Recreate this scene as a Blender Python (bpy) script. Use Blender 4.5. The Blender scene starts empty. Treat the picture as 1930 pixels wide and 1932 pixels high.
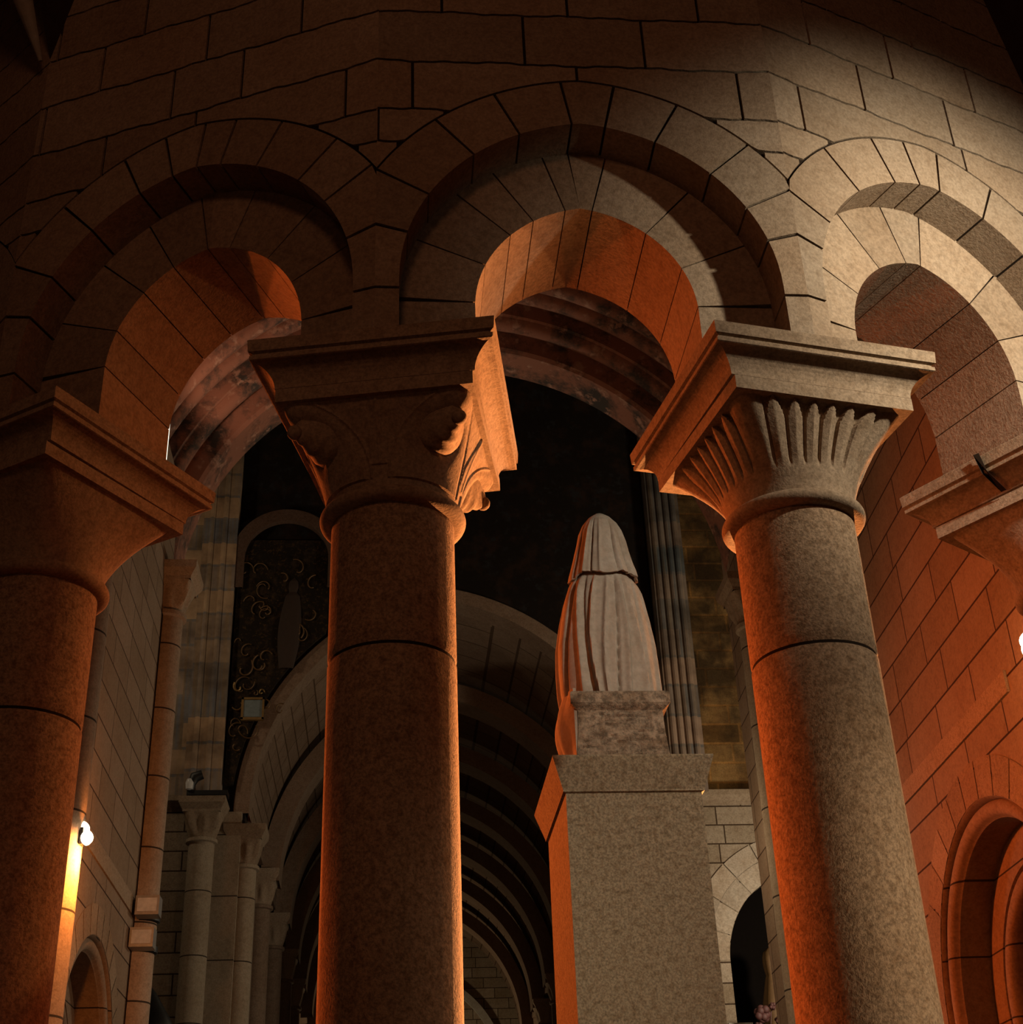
import bpy, bmesh, math, random
from mathutils import Vector, Matrix
random.seed(7)
S = bpy.context.scene
COL = S.collection
PI = math.pi

# ------------------------------------------------------------------ camera
F_PX = 2649.357
cam_d = bpy.data.cameras.new('camera')
cam = bpy.data.objects.new('camera', cam_d); COL.objects.link(cam)
cam_d.sensor_fit = 'HORIZONTAL'; cam_d.sensor_width = 36.0
cam_d.lens = 36.0 * F_PX / 1930.0
cam_d.clip_start = 0.05; cam_d.clip_end = 300
PSI, PITCH, ROLL = .0989, .5091011, -.0415
CAM = Vector((-0.9253, 0.0, 1.6))
def yaw(v):
    c, s = math.cos(PSI), math.sin(PSI)
    return Vector((v[0]*c + v[1]*s, -v[0]*s + v[1]*c, v[2]))
fw = Vector((0, math.cos(PITCH), math.sin(PITCH))); r0 = Vector((1, 0, 0)); u0 = r0.cross(fw)
rr = r0*math.cos(ROLL) + u0*math.sin(ROLL); uu = u0*math.cos(ROLL) - r0*math.sin(ROLL)
fw, rr, uu = yaw(fw), yaw(rr), yaw(uu)
m = Matrix((rr, uu, -fw)).transposed().to_4x4(); m.translation = CAM
cam.matrix_world = m
S.camera = cam

# ------------------------------------------------------------------ world, exposure, big lights
S.view_settings.view_transform = 'Standard'
S.view_settings.look = 'None'
S.view_settings.exposure = 0.0
S.view_settings.gamma = 1.0
S.view_settings.use_curve_mapping = False
w = bpy.data.worlds.new('dim_church_air'); S.world = w; w.use_nodes = True
w.node_tree.nodes['Background'].inputs[0].default_value = (1.0, .30, .12, 1)
w.node_tree.nodes['Background'].inputs[1].default_value = .012

def spot(name, loc, target, power, col, size, blend, radius):
    d = bpy.data.lights.new(name, 'SPOT'); d.energy = power*1.4; d.color = col
    d.spot_size = math.radians(size); d.spot_blend = blend; d.shadow_soft_size = radius
    o = bpy.data.objects.new(name, d); COL.objects.link(o); o.location = loc
    o.rotation_euler = (Vector(target) - Vector(loc)).to_track_quat('-Z', 'Y').to_euler()
    return o
def point(name, loc, power, col, radius):
    d = bpy.data.lights.new(name, 'POINT'); d.energy = power*1.4; d.color = col; d.shadow_soft_size = radius
    o = bpy.data.objects.new(name, d); COL.objects.link(o); o.location = loc
    return o
# white floodlight high in the ambulatory, to the right of the camera
spot('ambulatory_floodlight', (3.0, 3.2, 6.10), (2.15, 5.5, 5.75), 590, (1.0, .86, .64), 86, 1.0, .08)
# lower lamp further round the ambulatory, outside the frame on the right
spot('ambulatory_side_lamp', (4.6, 2.6, 2.8), (.98, 5.8, 2.7), 520, (1.0, .77, .50), 34, 1.0, .2)
# weak reddish fill lights, added unseen in place of warm bounced light
point('ambulatory_fill', (-1.6, -1.2, 7.4), 84, (1.0, .42, .21), .5)
point('ambulatory_fill_low', (-1.5, -1.6, 3.0), 26, (1.0, .44, .22), .5)
# transept lamp, then unseen fills added to brighten transept, crossing and choir
point('transept_light', (8.6, 25.5, 7.4), 850, (1.0, .84, .62), .3)
point('transept_fill_high', (9.5, 25.0, 15.5), 230, (1.0, .80, .52), .3)
point('transept_fill_north', (-8.5, 26.0, 15.0), 170, (1.0, .76, .50), .3)
point('crossing_fill', (3.4, 20.6, 7.5), 40, (1.0, .74, .46), .3)
point('choir_fill', (1.5, 17.5, 5.0), 105, (1.0, .74, .46), .3)
# nave lamp near the far end
point('nave_end_light', (.4, 57.0, 6.0), 420, (1.0, .75, .45), .3)

# ------------------------------------------------------------------ materials
def nt(mat): return mat.node_tree.nodes, mat.node_tree.links
def new_mat(name):
    M = bpy.data.materials.new(name); M.use_nodes = True
    return M
def mixc(N, L, mode, fac, a, b):
    n = N.new('ShaderNodeMix'); n.data_type = 'RGBA'; n.blend_type = mode
    if isinstance(fac, (int, float)): n.inputs[0].default_value = fac
    else: L.new(fac, n.inputs[0])
    for i, v in ((6, a), (7, b)):
        if isinstance(v, tuple): n.inputs[i].default_value = (*v, 1)
        else: L.new(v, n.inputs[i])
    return n.outputs[2]
def ramp(N, L, src, p0, c0, p1, c1):
    n = N.new('ShaderNodeValToRGB'); L.new(src, n.inputs[0])
    e = n.color_ramp.elements
    e[0].position, e[0].color = p0, (*c0, 1); e[1].position, e[1].color = p1, (*c1, 1)
    return n.outputs[0]
def noise(N, L, vec, scale, detail=4, rough=.6):
    n = N.new('ShaderNodeTexNoise'); n.inputs['Scale'].default_value = scale
    n.inputs['Detail'].default_value = detail; n.inputs['Roughness'].default_value = rough
    L.new(vec, n.inputs['Vector']); return n.outputs[0]

def stone(name, col, blotch=.25, speck=.35, fine=60, bump=.25, joints=None, axes=None, brick=None, rough=.9,
          blotch_scale=1.6, dark_patches=0.0, warm=(1.0, .80, .62)):
    """granite ashlar: grain, blotches, optional brick coursing on two object axes, optional shaft joints along z"""
    M = new_mat(name); N, L = nt(M)
    B = N['Principled BSDF']; B.inputs['Roughness'].default_value = rough
    B.inputs['Specular IOR Level'].default_value = .15
    tc = N.new('ShaderNodeTexCoord').outputs['Object']
    at = N.new('ShaderNodeAttribute'); at.attribute_name = 'tint'
    c = mixc(N, L, 'MULTIPLY', 1.0, tuple(.70*v for v in col), at.outputs['Color'])
    nb = noise(N, L, tc, blotch_scale, 5)
    c = mixc(N, L, 'MULTIPLY', 1.0, c, ramp(N, L, nb, .32, tuple(1-blotch*(1.6-k) for k in warm), .68, (1, 1, 1)))
    ng = noise(N, L, tc, fine, 3, .7)
    c = mixc(N, L, 'MULTIPLY', 1.0, c, ramp(N, L, ng, .36, (1-speck,)*3, .62, (1, 1, 1)))
    n2 = noise(N, L, tc, fine*.35, 2, .5)
    c = mixc(N, L, 'MULTIPLY', 1.0, c, ramp(N, L, n2, .30, (1-speck*.6, 1-speck*.7, 1-speck*.8), .55, (1, 1, 1)))
    if dark_patches:
        n3 = noise(N, L, tc, .55, 4, .65)
        c = mixc(N, L, 'MULTIPLY', dark_patches, c, ramp(N, L, n3, .42, (.12, .12, .13), .60, (1, 1, 1)))
    h = ng
    if brick:
        sep = N.new('ShaderNodeSeparateXYZ'); L.new(tc, sep.inputs[0])
        cmb = N.new('ShaderNodeCombineXYZ')
        L.new(sep.outputs[axes[0]], cmb.inputs[0]); L.new(sep.outputs[axes[1]], cmb.inputs[1])
        b = N.new('ShaderNodeTexBrick'); L.new(cmb.outputs[0], b.inputs['Vector'])
        b.inputs['Scale'].default_value = 1.0
        b.inputs['Brick Width'].default_value = brick[0]; b.inputs['Row Height'].default_value = brick[1]
        b.inputs['Mortar Size'].default_value = brick[2]; b.inputs['Mortar Smooth'].default_value = .3
        b.offset = .45; b.squash = 1.35; b.squash_frequency = 3
        v = brick[3]
        b.inputs['Color1'].default_value = (1, 1, 1, 1)
        b.inputs['Color2'].default_value = (1-v, 1-v*1.1, 1-v*1.3, 1)
        b.inputs['Mortar'].default_value = (*brick[4], 1)
        c = mixc(N, L, 'MULTIPLY', 1.0, c, b.outputs['Color'])
        ad = N.new('ShaderNodeMath'); ad.operation = 'MULTIPLY_ADD'
        L.new(b.outputs['Fac'], ad.inputs[0]); ad.inputs[1].default_value = -2.5; L.new(ng, ad.inputs[2]); h = ad.outputs[0]
    if joints:
        sep = N.new('ShaderNodeSeparateXYZ'); L.new(tc, sep.inputs[0])
        f = N.new('ShaderNodeMath'); f.operation = 'PINGPONG'; L.new(sep.outputs[2], f.inputs[0]); f.inputs[1].default_value = joints[0]/2
        g = N.new('ShaderNodeMath'); g.operation = 'LESS_THAN'; L.new(f.outputs[0], g.inputs[0]); g.inputs[1].default_value = joints[1]
        c = mixc(N, L, 'MIX', g.outputs[0], c, (.03, .022, .016))
    L.new(c, B.inputs['Base Color'])
    bp = N.new('ShaderNodeBump'); bp.inputs['Strength'].default_value = bump; bp.inputs['Distance'].default_value = .012
    L.new(h, bp.inputs['Height']); L.new(bp.outputs[0], B.inputs['Normal'])
    return M
def plain(name, col, rough=.8, metal=0.0, emit=None, strength=0):
    M = new_mat(name); B = M.node_tree.nodes['Principled BSDF']
    N, L = nt(M)
    tc = N.new('ShaderNodeTexCoord').outputs['Object']
    nb = noise(N, L, tc, 14, 4)
    c = mixc(N, L, 'MULTIPLY', 1.0, (*col,), ramp(N, L, nb, .3, (.75, .75, .75), .7, (1, 1, 1)))
    L.new(c, B.inputs['Base Color'])
    B.inputs['Roughness'].default_value = rough; B.inputs['Metallic'].default_value = metal
    if rough > .9: B.inputs['Specular IOR Level'].default_value = .05
    if emit:
        B.inputs['Emission Color'].default_value = (*emit, 1); B.inputs['Emission Strength'].default_value = strength
    return M
def painted(name, base, c1, c2, scale=2.0, p=(.50, .62)):
    """old wall painting: dark ground with faded figures and ornament"""
    M = new_mat(name); N, L = nt(M); B = N['Principled BSDF']; B.inputs['Roughness'].default_value = .85
    B.inputs['Specular IOR Level'].default_value = .1
    tc = N.new('ShaderNodeTexCoord').outputs['Object']
    a = noise(N, L, tc, scale, 6, .7); b = noise(N, L, tc, scale*2.7, 5, .65)
    c = mixc(N, L, 'MIX', ramp(N, L, a, p[0], (0, 0, 0), p[1], (1, 1, 1)), base, c1)
    c = mixc(N, L, 'MIX', ramp(N, L, b, .56, (0, 0, 0), .66, (1, 1, 1)), c, c2)
    L.new(c, B.inputs['Base Color'])
    return M
def fresco_brick(name, axes, stonec, blue, wid, row):
    """masonry with remains of blue painted bands"""
    M = new_mat(name); N, L = nt(M); B = N['Principled BSDF']; B.inputs['Roughness'].default_value = .9
    tc = N.new('ShaderNodeTexCoord').outputs['Object']
    sep = N.new('ShaderNodeSeparateXYZ'); L.new(tc, sep.inputs[0])
    cmb = N.new('ShaderNodeCombineXYZ'); L.new(sep.outputs[axes[0]], cmb.inputs[0]); L.new(sep.outputs[axes[1]], cmb.inputs[1])
    b = N.new('ShaderNodeTexBrick'); L.new(cmb.outputs[0], b.inputs['Vector'])
    b.inputs['Scale'].default_value = 1; b.inputs['Brick Width'].default_value = wid; b.inputs['Row Height'].default_value = row
    b.inputs['Mortar Size'].default_value = .035; b.inputs['Bias'].default_value = .1
    b.inputs['Color1'].default_value = (0, 0, 0, 1); b.inputs['Color2'].default_value = (1, 1, 1, 1); b.inputs['Mortar'].default_value = (.35, .35, .35, 1)
    st = N.new('ShaderNodeMapping'); st.inputs['Scale'].default_value = (9, 9, .25); L.new(tc, st.inputs[0])
    s1 = noise(N, L, st.outputs[0], 1.0, 4, .6); s2 = noise(N, L, tc, 1.3, 5, .6)
    bl = mixc(N, L, 'MIX', ramp(N, L, s1, .42, (0, 0, 0), .60, (1, 1, 1)), blue, (.10, .085, .06))
    c = mixc(N, L, 'MIX', b.outputs['Color'], bl, stonec)
    c = mixc(N, L, 'MULTIPLY', .8, c, ramp(N, L, s2, .34, (.25, .22, .2), .62, (1, 1, 1)))
    L.new(c, B.inputs['Base Color'])
    return M

GR = (.48, .385, .29)
M_block = stone('granite_blocks', GR, .30, .30, 55, .35)
M_mortar = plain('dark_mortar', (.020, .014, .010), .95)
M_col = stone('speckled_granite_shaft', (.56, .405, .275), .30, .50, 75, .45)
M_cap = stone('carved_granite', (.49, .38, .275), .28, .35, 70, .25)
M_ped = stone('fine_grained_granite', (.31, .285, .205), .10, .5, 75, .25)
M_rough = stone('rough_hewn_stone', (.36, .31, .24), .25, .6, 28, 1.0)
M_marble = stone('weathered_white_marble', (.41, .39, .345), .30, .15, 30, .12, blotch_scale=6)
M_wall = stone('choir_ashlar', (.40, .30, .22), .22, .2, 40, .3, axes=(1, 2), brick=(1.02, .44, .012, .22, (.16, .11, .08)))
M_wallx = stone('transept_ashlar', (.42, .35, .27), .30, .3, 30, .3, axes=(0, 2), brick=(1.05, .42, .018, .30, (.16, .12, .09)))
M_pale = stone('pale_arch_stone', (.50, .43, .345), .25, .3, 30, .3)
M_ochre = stone('stained_ochre_masonry', (.36, .22, .085), .45, .3, 30, .4, axes=(0, 2), brick=(1.05, .46, .03, .5, (1.15, 1.0, .8)), dark_patches=.9)
M_vault = stone('small_block_vaulting', (.30, .215, .155), .25, .2, 30, .3, axes=(1, 2), brick=(.9, .34, .02, .2, (.35, .3, .25)))
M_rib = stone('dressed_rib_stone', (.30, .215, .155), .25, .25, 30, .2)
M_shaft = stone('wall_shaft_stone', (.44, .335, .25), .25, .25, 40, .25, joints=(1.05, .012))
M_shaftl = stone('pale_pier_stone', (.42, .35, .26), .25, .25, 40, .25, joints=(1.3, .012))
M_arch = painted('painted_arch_moulding', (.24, .115, .08), (.05, .044, .04), (.33, .20, .15), 1.6, (.46, .62))
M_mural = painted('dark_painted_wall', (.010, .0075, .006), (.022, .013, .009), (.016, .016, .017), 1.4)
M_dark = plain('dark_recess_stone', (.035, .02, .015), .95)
M_black = plain('chapel_shade_black', (.008, .006, .005), .95)  # near-black colour stands in for the shade inside the chapel
M_carve = painted('dark_carved_wood', (.012, .009, .006), (.03, .02, .012), (.05, .03, .012), 5)
M_gold = plain('worn_gilding', (.30, .19, .07), .45, .6)
M_gold2 = plain('dull_gilding', (.13, .07, .025), .55, .4)
M_mirror = plain('grey_blue_glass', (.16, .20, .21), .35)
M_blueL = fresco_brick('faded_blue_painted_masonry', (0, 2), (.36, .24, .14), (.05, .10, .16), 2.2, .62)
M_blueR = fresco_brick('blue_banded_pilaster', (0, 2), (.22, .15, .105), (.02, .05, .07), 1.3, .72)
M_floor = stone('worn_floor_slabs', (.085, .065, .05), .25, .25, 40, .2, axes=(0, 1), brick=(.9, .9, .012, .2, (.3, .25, .2)))
M_iron = plain('black_iron', (.02, .02, .02), .5, .6)
M_bulb = plain('lit_lamp_glass', (.9, .8, .6), .4, 0, (1.0, .82, .55), 14)
M_pane = plain('bright_window_glass', (.8, .8, .75), .4, 0, (1.0, .93, .74), 1.6)
M_grey = plain('grey_metal_housing', (.25, .24, .23), .4, .4)
M_lens = plain('floodlight_lens', (.5, .5, .5), .12)
M_leaf = plain('dark_leaves', (.02, .03, .012), .7)
M_redf = plain('red_petals', (.05, .010, .008), .7)
M_paint = plain('brown_painted_robe', (.030, .016, .010), .8)

# ------------------------------------------------------------------ mesh helpers
class MB:
    """collects polygons with a per-face tint and material slot, builds ONE mesh object"""
    def __init__(s): s.v = []; s.f = []; s.t = []; s.m = []
    def poly(s, pts, tint=(1, 1, 1), mi=0):
        b = len(s.v); s.v += [tuple(p) for p in pts]; s.f.append(tuple(range(b, b+len(pts)))); s.t.append(tint); s.m.append(mi)
    def prism(s, pts, off, tint=(1, 1, 1), mi=0):
        """front polygon pts extruded by the vector off"""
        n = len(pts); b = len(s.v); o = Vector(off)
        s.v += [tuple(p) for p in pts] + [tuple(Vector(p)+o) for p in pts]
        fs = [tuple(range(b, b+n)), tuple(range(b+2*n-1, b+n-1, -1))]
        fs += [(b+i, b+n+i, b+n+(i+1) % n, b+(i+1) % n) for i in range(n)]
        s.f += fs; s.t += [tint]*len(fs); s.m += [mi]*len(fs)
    def box(s, lo, hi, tint=(1, 1, 1), mi=0):
        x0, y0, z0 = lo; x1, y1, z1 = hi
        s.prism([(x0, y0, z0), (x1, y0, z0), (x1, y0, z1), (x0, y0, z1)], (0, y1-y0, 0), tint, mi)
    def grid(s, rows, close_u=False, tint=(1, 1, 1), mi=0, close_v=False):
        b = len(s.v); R = len(rows); n = len(rows[0])
        for r in rows: s.v += [tuple(p) for p in r]
        for i in range(R if close_v else R-1):
            i2 = (i+1) % R
            for j in range(n if close_u else n-1):
                k = (j+1) % n
                s.f.append((b+i*n+j, b+i*n+k, b+i2*n+k, b+i2*n+j)); s.t.append(tint); s.m.append(mi)
    def cap(s, row, tint=(1, 1, 1), mi=0): s.poly(row, tint, mi)
    def lathe(s, prof, n=48, cx=0, cy=0, a0=0, a1=2*PI, tint=(1, 1, 1), mi=0):
        full = abs(a1-a0-2*PI) < 1e-6
        k = n if full else n+1
        s.grid([[(cx+r*math.cos(a0+(a1-a0)*j/n), cy+r*math.sin(a0+(a1-a0)*j/n), z) for j in range(k)] for r, z in prof], full, tint, mi)
    def tube(s, pts, rad, n=8, tint=(1, 1, 1), mi=0):
        rows = []
        for i, p in enumerate(pts):
            p = Vector(p); q = Vector(pts[min(i+1, len(pts)-1)]) - Vector(pts[max(i-1, 0)])
            q.normalize(); a = q.orthogonal().normalized(); 
            ref = Vector((0, 1, 0))
            a = (ref - q*ref.dot(q)); a = a.normalized() if a.length > .1 else q.orthogonal().normalized()
            b2 = q.cross(a); r = rad[i] if isinstance(rad, (list, tuple)) else rad
            rows.append([p + a*r*math.cos(2*PI*j/n) + b2*r*math.sin(2*PI*j/n) for j in range(n)])
        s.grid(rows, True, tint, mi); s.cap(rows[0][::-1], tint, mi); s.cap(rows[-1], tint, mi)
    def build(s, name, mats, parent=None, loc=None, rotz=0, smooth=None, weld=True):
        me = bpy.data.meshes.new(name); me.from_pydata(s.v, [], s.f)
        mats = mats if isinstance(mats, (list, tuple)) else [mats]
        for x in mats: me.materials.append(x)
        me.polygons.foreach_set('material_index', s.m)
        at = me.color_attributes.new('tint', 'FLOAT_COLOR', 'CORNER')
        d = []
        for p, t in zip(me.polygons, s.t): d += [*t, 1.0]*p.loop_total
        at.data.foreach_set('color', d)
        bm = bmesh.new(); bm.from_mesh(me)
        if weld: bmesh.ops.remove_doubles(bm, verts=bm.verts, dist=1e-5)
        bmesh.ops.recalc_face_normals(bm, faces=bm.faces)
        bm.to_mesh(me); bm.free()
        if smooth is not None:
            me.polygons.foreach_set('use_smooth', [True]*len(me.polygons))
            me.set_sharp_from_angle(angle=math.radians(smooth))
        me.update()
        o = bpy.data.objects.new(name, me); COL.objects.link(o)
        if parent: o.parent = parent
        if loc: o.location = loc
        o.rotation_euler.z = rotz
        return o
def empty(name, loc=(0, 0, 0), rotz=0, label=None, cat=None, group=None):
    o = bpy.data.objects.new(name, None); COL.objects.link(o); o.location = loc; o.rotation_euler.z = rotz
    o.empty_display_size = .1
    if label: tag(o, label, cat, group)
    return o
def tag(o, label, cat, group=None):
    o['label'] = label; o['category'] = cat; o['kind'] = 'thing'
    if group: o['group'] = group
    return o
def struct(o): o['kind'] = 'structure'; return o
def tint(a=.16, warm=.05):
    k = 1 - random.random()*a; h = random.random()*warm
    return (k, k*(1-h), k*(1-2*h))
def arc_pts(a, e, n=28):
    """half of a pointed arch, springing to crown: list of (x, z) with x from a to 0 (arc centre at -e)"""
    R = a + e; end = math.acos(e/R)
    return [(R*math.cos(end*i/n) - e, R*math.sin(end*i/n)) for i in range(n+1)]
def arch_sweep(mb, prof, spring, e=0.0, base=None, n=28, mi=0, t=(1, 1, 1), cx=0, close=False):
    """sweep (radius, depth y) profile round an arch in the xz plane, with jambs down to base"""
    rows = []
    for r, y in prof:
        h = arc_pts(r, e, n)
        row = [(cx+x, y, spring+z) for x, z in h] + [(cx-x, y, spring+z) for x, z in h[-2::-1]]
        if base is not None: row = [(cx+r, y, base)] + row + [(cx-r, y, base)]
        rows.append(row)
    mb.grid(rows, False, t, mi, close)
def wall_arches(mb, u0, u1, z0, z1, arches, y=0, depth=0, mi=0, step=.08):
    """front of a wall in local x (u) / z with arch-topped openings; arches = (cx, a, e, spring)"""
    us = {u0, u1}
    for cx, a, e, sp in arches:
        for x, z in arc_pts(a, e, 26): us.add(cx+x); us.add(cx-x)
    us = sorted(u for u in us if u0 <= u <= u1)
    def bot(u, mid):
        for cx, a, e, sp in arches:
            if abs(mid-cx) < a: 
                x = min(abs(u-cx), a); R = a+e
                return sp + math.sqrt(max(0, R*R-(x+e)**2))
        return z0
    for p, q in zip(us, us[1:]):
        if q-p < 1e-6: continue
        mid = (p+q)/2; zb0, zb1 = bot(p, mid), bot(q, mid)
        if depth: mb.prism([(p, y, zb0), (q, y, zb1), (q, y, z1), (p, y, z1)], (0, depth, 0), (1, 1, 1), mi)
        else: mb.poly([(p, y, zb0), (q, y, zb1), (q, y, z1), (p, y, z1)], (1, 1, 1), mi)

# ------------------------------------------------------------------ apse arcade geometry
DEL = PI/8; RW = 1/math.sin(DEL/2); RA = RW*math.cos(DEL/2); CY = 10.0878
def fac_frame(j):
    a = j*DEL; n = Vector((math.sin(a), -math.cos(a), 0))
    return n*RA + Vector((0, CY, 0)), a
def col_frame(k):
    a = (k-.5)*DEL; n = Vector((math.sin(a), -math.cos(a), 0))
    return n*(RW-.456) + Vector((0, CY, 0)), a
ZS = 5.306; SPR = 5.654; E = .1; A1 = .891; A2 = .533; A3 = 1.18; S2 = .211; S3 = .62
def zarc(x, a):
    R = a+E; d = R*R-(abs(x)+E)**2
    return SPR + math.sqrt(d) if d > 0 and abs(x) < a else None
def clampx(r, th, lim=1.0):
    """point at radius r of the voussoir fan; th measured from +x, arc centre on the far side of the axis"""
    cxx = -E if th <= PI/2 else E
    x = cxx + r*math.cos(th); z = SPR + r*math.sin(th)
    if abs(x) > lim:
        k = (math.copysign(lim, x) - cxx)/math.cos(th); x = math.copysign(lim, x); z = SPR + k*math.sin(th)
    return x, z
G = .0075
TAN = math.tan(DEL/2)
def voussoirs(mb, r0, r1, angs, y0, y1, lo=0.0, g=.006):
    """stones of one arch ring; radii measured to the shifted arc centres"""
    a_list = [lo] + sorted(math.radians(a) for a in angs) + [PI-lo]
    n0 = math.acos(E/r0)
    for p, q in zip(a_list, a_list[1:]):
        gp = g/r0; n = max(3, int((q-p)/.05))
        ths = [p+gp+(q-p-2*gp)*i/n for i in range(n+1)]
        if p+gp < PI/2 < q-gp: ths = sorted(set(ths + [t for t in (n0, PI/2, PI-n0) if p+gp < t < q-gp]))
        def pt(r, t, lim):
            if abs(t-PI/2) <= math.asin(E/r)+1e-6: return (0.0, SPR+math.sqrt(r*r-E*E))
            return clampx(r, t, lim)
        T = tint(.22, .06)
        l0, l1 = 1-TAN*y0, 1-TAN*y1
        f0 = [(x, y0, z) for x, z in (pt(r0, t, l0) for t in ths)]; f1 = [(x, y0, z) for x, z in (pt(r1-g, t, l0) for t in ths)]
        b0 = [(x, y1, z) for x, z in (pt(r0, t, l1) for t in ths)]; b1 = [(x, y1, z) for x, z in (pt(r1-g, t, l1) for t in ths)]
        mb.grid([f0, f1], False, T); mb.grid([b1, b0], False, T); mb.grid([b0, f0], False, T); mb.grid([f1, b1], False, T)
        for k in (0, -1): mb.poly([f0[k], f1[k], b1[k], b0[k]], T)
def bay(j, name, courses, vo, vi):
    M0, al = fac_frame(j)
    wall = MB(); ext = A3
    lev = [5.94, 6.27, 6.49, 6.702, 7.034, 7.388, 7.74, 8.09, 8.44, 8.80, 9.20]
    def wob(x, zl): return .004*math.sin(9*x+zl*7) + .0035*math.sin(23*x+zl*31) + .002*math.sin(57*x+zl*11)
    def bot(x, z0, g):
        z = zarc(x, ext+1e-4); b = z0 + g + wob(x, z0)
        return max(b, z+g) if z else b
    for zi, (z0, z1) in enumerate(zip(lev, lev[1:])):
        cuts = [-1.0] + sorted(courses.get(round(z0, 2), [-.45, .3])) + [1.0]
        for p, q in zip(cuts, cuts[1:]):
            xa = p + (G if p > -1 else 0); xb = q - (G if q < 1 else 0)
            n = 64; xs = [xa+(xb-xa)*i/n for i in range(n+1)]; T = tint(.22, .06); run = []
            def flush(run):
                if len(run) < 2: return
                for (x0_, b0), (x1_, b1) in zip(run, run[1:]):
                    wall.prism([(x0_, 0, b0), (x1_, 0, b1), (x1_, 0, z1-G+wob(x1_, z1)), (x0_, 0, z1-G+wob(x0_, z1))], (0, .05, 0), T)
            for x in xs:
                b = bot(x, z0, G)
                if b < z1-G-.012: run.append((x, b))
                else: flush(run); run = []
            flush(run)
    # mortar bed and wall core behind the stones
    for i in range(40):
        xa = -1+i*.05; xb = xa+.05
        za = zarc(xa, ext) or 5.9; zb = zarc(xb, ext) or 5.9
        wall.prism([(xa, .014, za), (xb, .014, zb), (xb, .014, 9.2), (xa, .014, 9.2)], (0, 1.04, 0), (1, 1, 1), 1)
    w_ = struct(wall.build(name, [M_block, M_mortar], None, (M0.x, M0.y, 0), al))
    # outer order
    o = MB(); voussoirs(o, A1+E, A3+E, [a for a in vo if 20 < a < 160], 0, S2, math.radians(16))
    for sx in (-1, 1):                       # pier stones under the springing
        for z0, z1 in ((ZS, 5.60), (5.60, 5.925)):
            T = tint(.2); zz = [z0+G] + [z for z in (5.654, 5.72, 5.79, 5.86) if z0+G < z < z1-G] + [z1-G]
            xi = [(A1 if z <= SPR else math.sqrt((A1+E)**2-(z-SPR)**2)-E) for z in zz]
            f_i = [(sx*x, 0, z) for x, z in zip(xi, zz)]; b_i = [(sx*x, S2, z) for x, z in zip(xi, zz)]
            zo = zz[:-1] + [zz[-1] + (.040 if z1 > 5.9 else 0)]; f_o = [(sx, 0, z) for z in zo]; b_o = [(sx*(1-TAN*S2), S2, z) for z in zo]
            for A_, B_ in ((f_i, f_o), (b_o, b_i), (b_i, f_i)): o.grid([A_, B_], False, T)
            for k in (0, -1): o.poly([f_i[k], f_o[k], b_o[k], b_i[k]], T)
    mo = [(A1+.012, .014), (A3, .014), (A3, S2-.004), (A1+.012, S2-.004)]
    rows = []
    for r, y in mo:
        h = arc_pts(r, E, 24); full = [(x, z) for x, z in h] + [(-x, z) for x, z in h[-2::-1]]
        row = [(min(r, 1.0), y, ZS)] + [(max(-1, min(1, x)), y, SPR+z) for x, z in full] + [(-min(r, 1.0), y, ZS)]
        rows.append(row)
    o.grid(rows, False, (1, 1, 1), 1, True)
    o.build('outer_arch', [M_block, M_mortar], w_)
    # recessed inner order with its deep soffit
    i_ = MB(); voussoirs(i_, A2+E, A1+E+.10, vi, S2, S2+S3, math.radians(3), .003)
    for sx in (-1, 1):
        T = tint(.2)
        i_.prism([(sx*A2, S2, ZS), (sx*(1-TAN*S2), S2, ZS), (sx*(1-TAN*(S2+S3)), S2+S3, ZS), (sx*A2, S2+S3, ZS)], (0, 0, SPR+.030-ZS), T)
    mi_ = [(A2+.010, S2+.010), (.83, S2+.010), (.83, S2+S3-.006), (A2+.010, S2+S3-.006)]
    arch_sweep(i_, mi_, SPR, E, ZS, 24, 1, (1, 1, 1), 0, True)
    i_.build('inner_arch', [M_block, M_mortar], w_)
    return w_
bay(0, 'wall_apse_center', {6.7: [-.828, .0, .825], 7.03: [-.26, .358], 7.39: [-.676, -.023, .669], 7.74: [-.3, .4], 6.49: [-.996], 6.27: []},
    (13.7, 28.3, 43.5, 62.3, 77.2, 98.4, 114.2, 129.7, 149.4, 166), (24.6, 48.8, 75.4, 98, 106, 122, 135.5, 156))
bay(-1, 'wall_apse_left', {6.7: [-.55, -.018, .827], 7.03: [-.964, -.174, .235], 7.39: [-.638, .008, .562], 7.74: [-.95, -.399, .5], 6.49: [], 6.27: []},
    (16, 32.7, 46, 62.8, 75.4, 83.5, 102.9, 113.9, 131.7, 150), (26, 47, 70, 93, 100, 118, 136, 158))
bay(1, 'wall_apse_right', {6.7: [-.824, .3], 7.03: [-.369, .25], 7.39: [-.676, -.103, .498], 7.74: [-.5, .109], 8.09: [-.2, .408], 6.49: [], 6.27: []},
    (16, 31, 47, 64.3, 81.4, 101.1, 111.9, 130.1, 152), (25.3, 47.9, 79.2, 106.9, 127.5, 153.9))
bay(-2, 'wall_apse_far_left', {}, (20, 40, 60, 78, 102, 122, 140, 160), (25, 50, 77, 104, 130, 155))
bay(2, 'wall_apse_far_right', {}, (20, 40, 60, 78, 102, 122, 140, 160), (25, 50, 77, 104, 130, 155))

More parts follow.
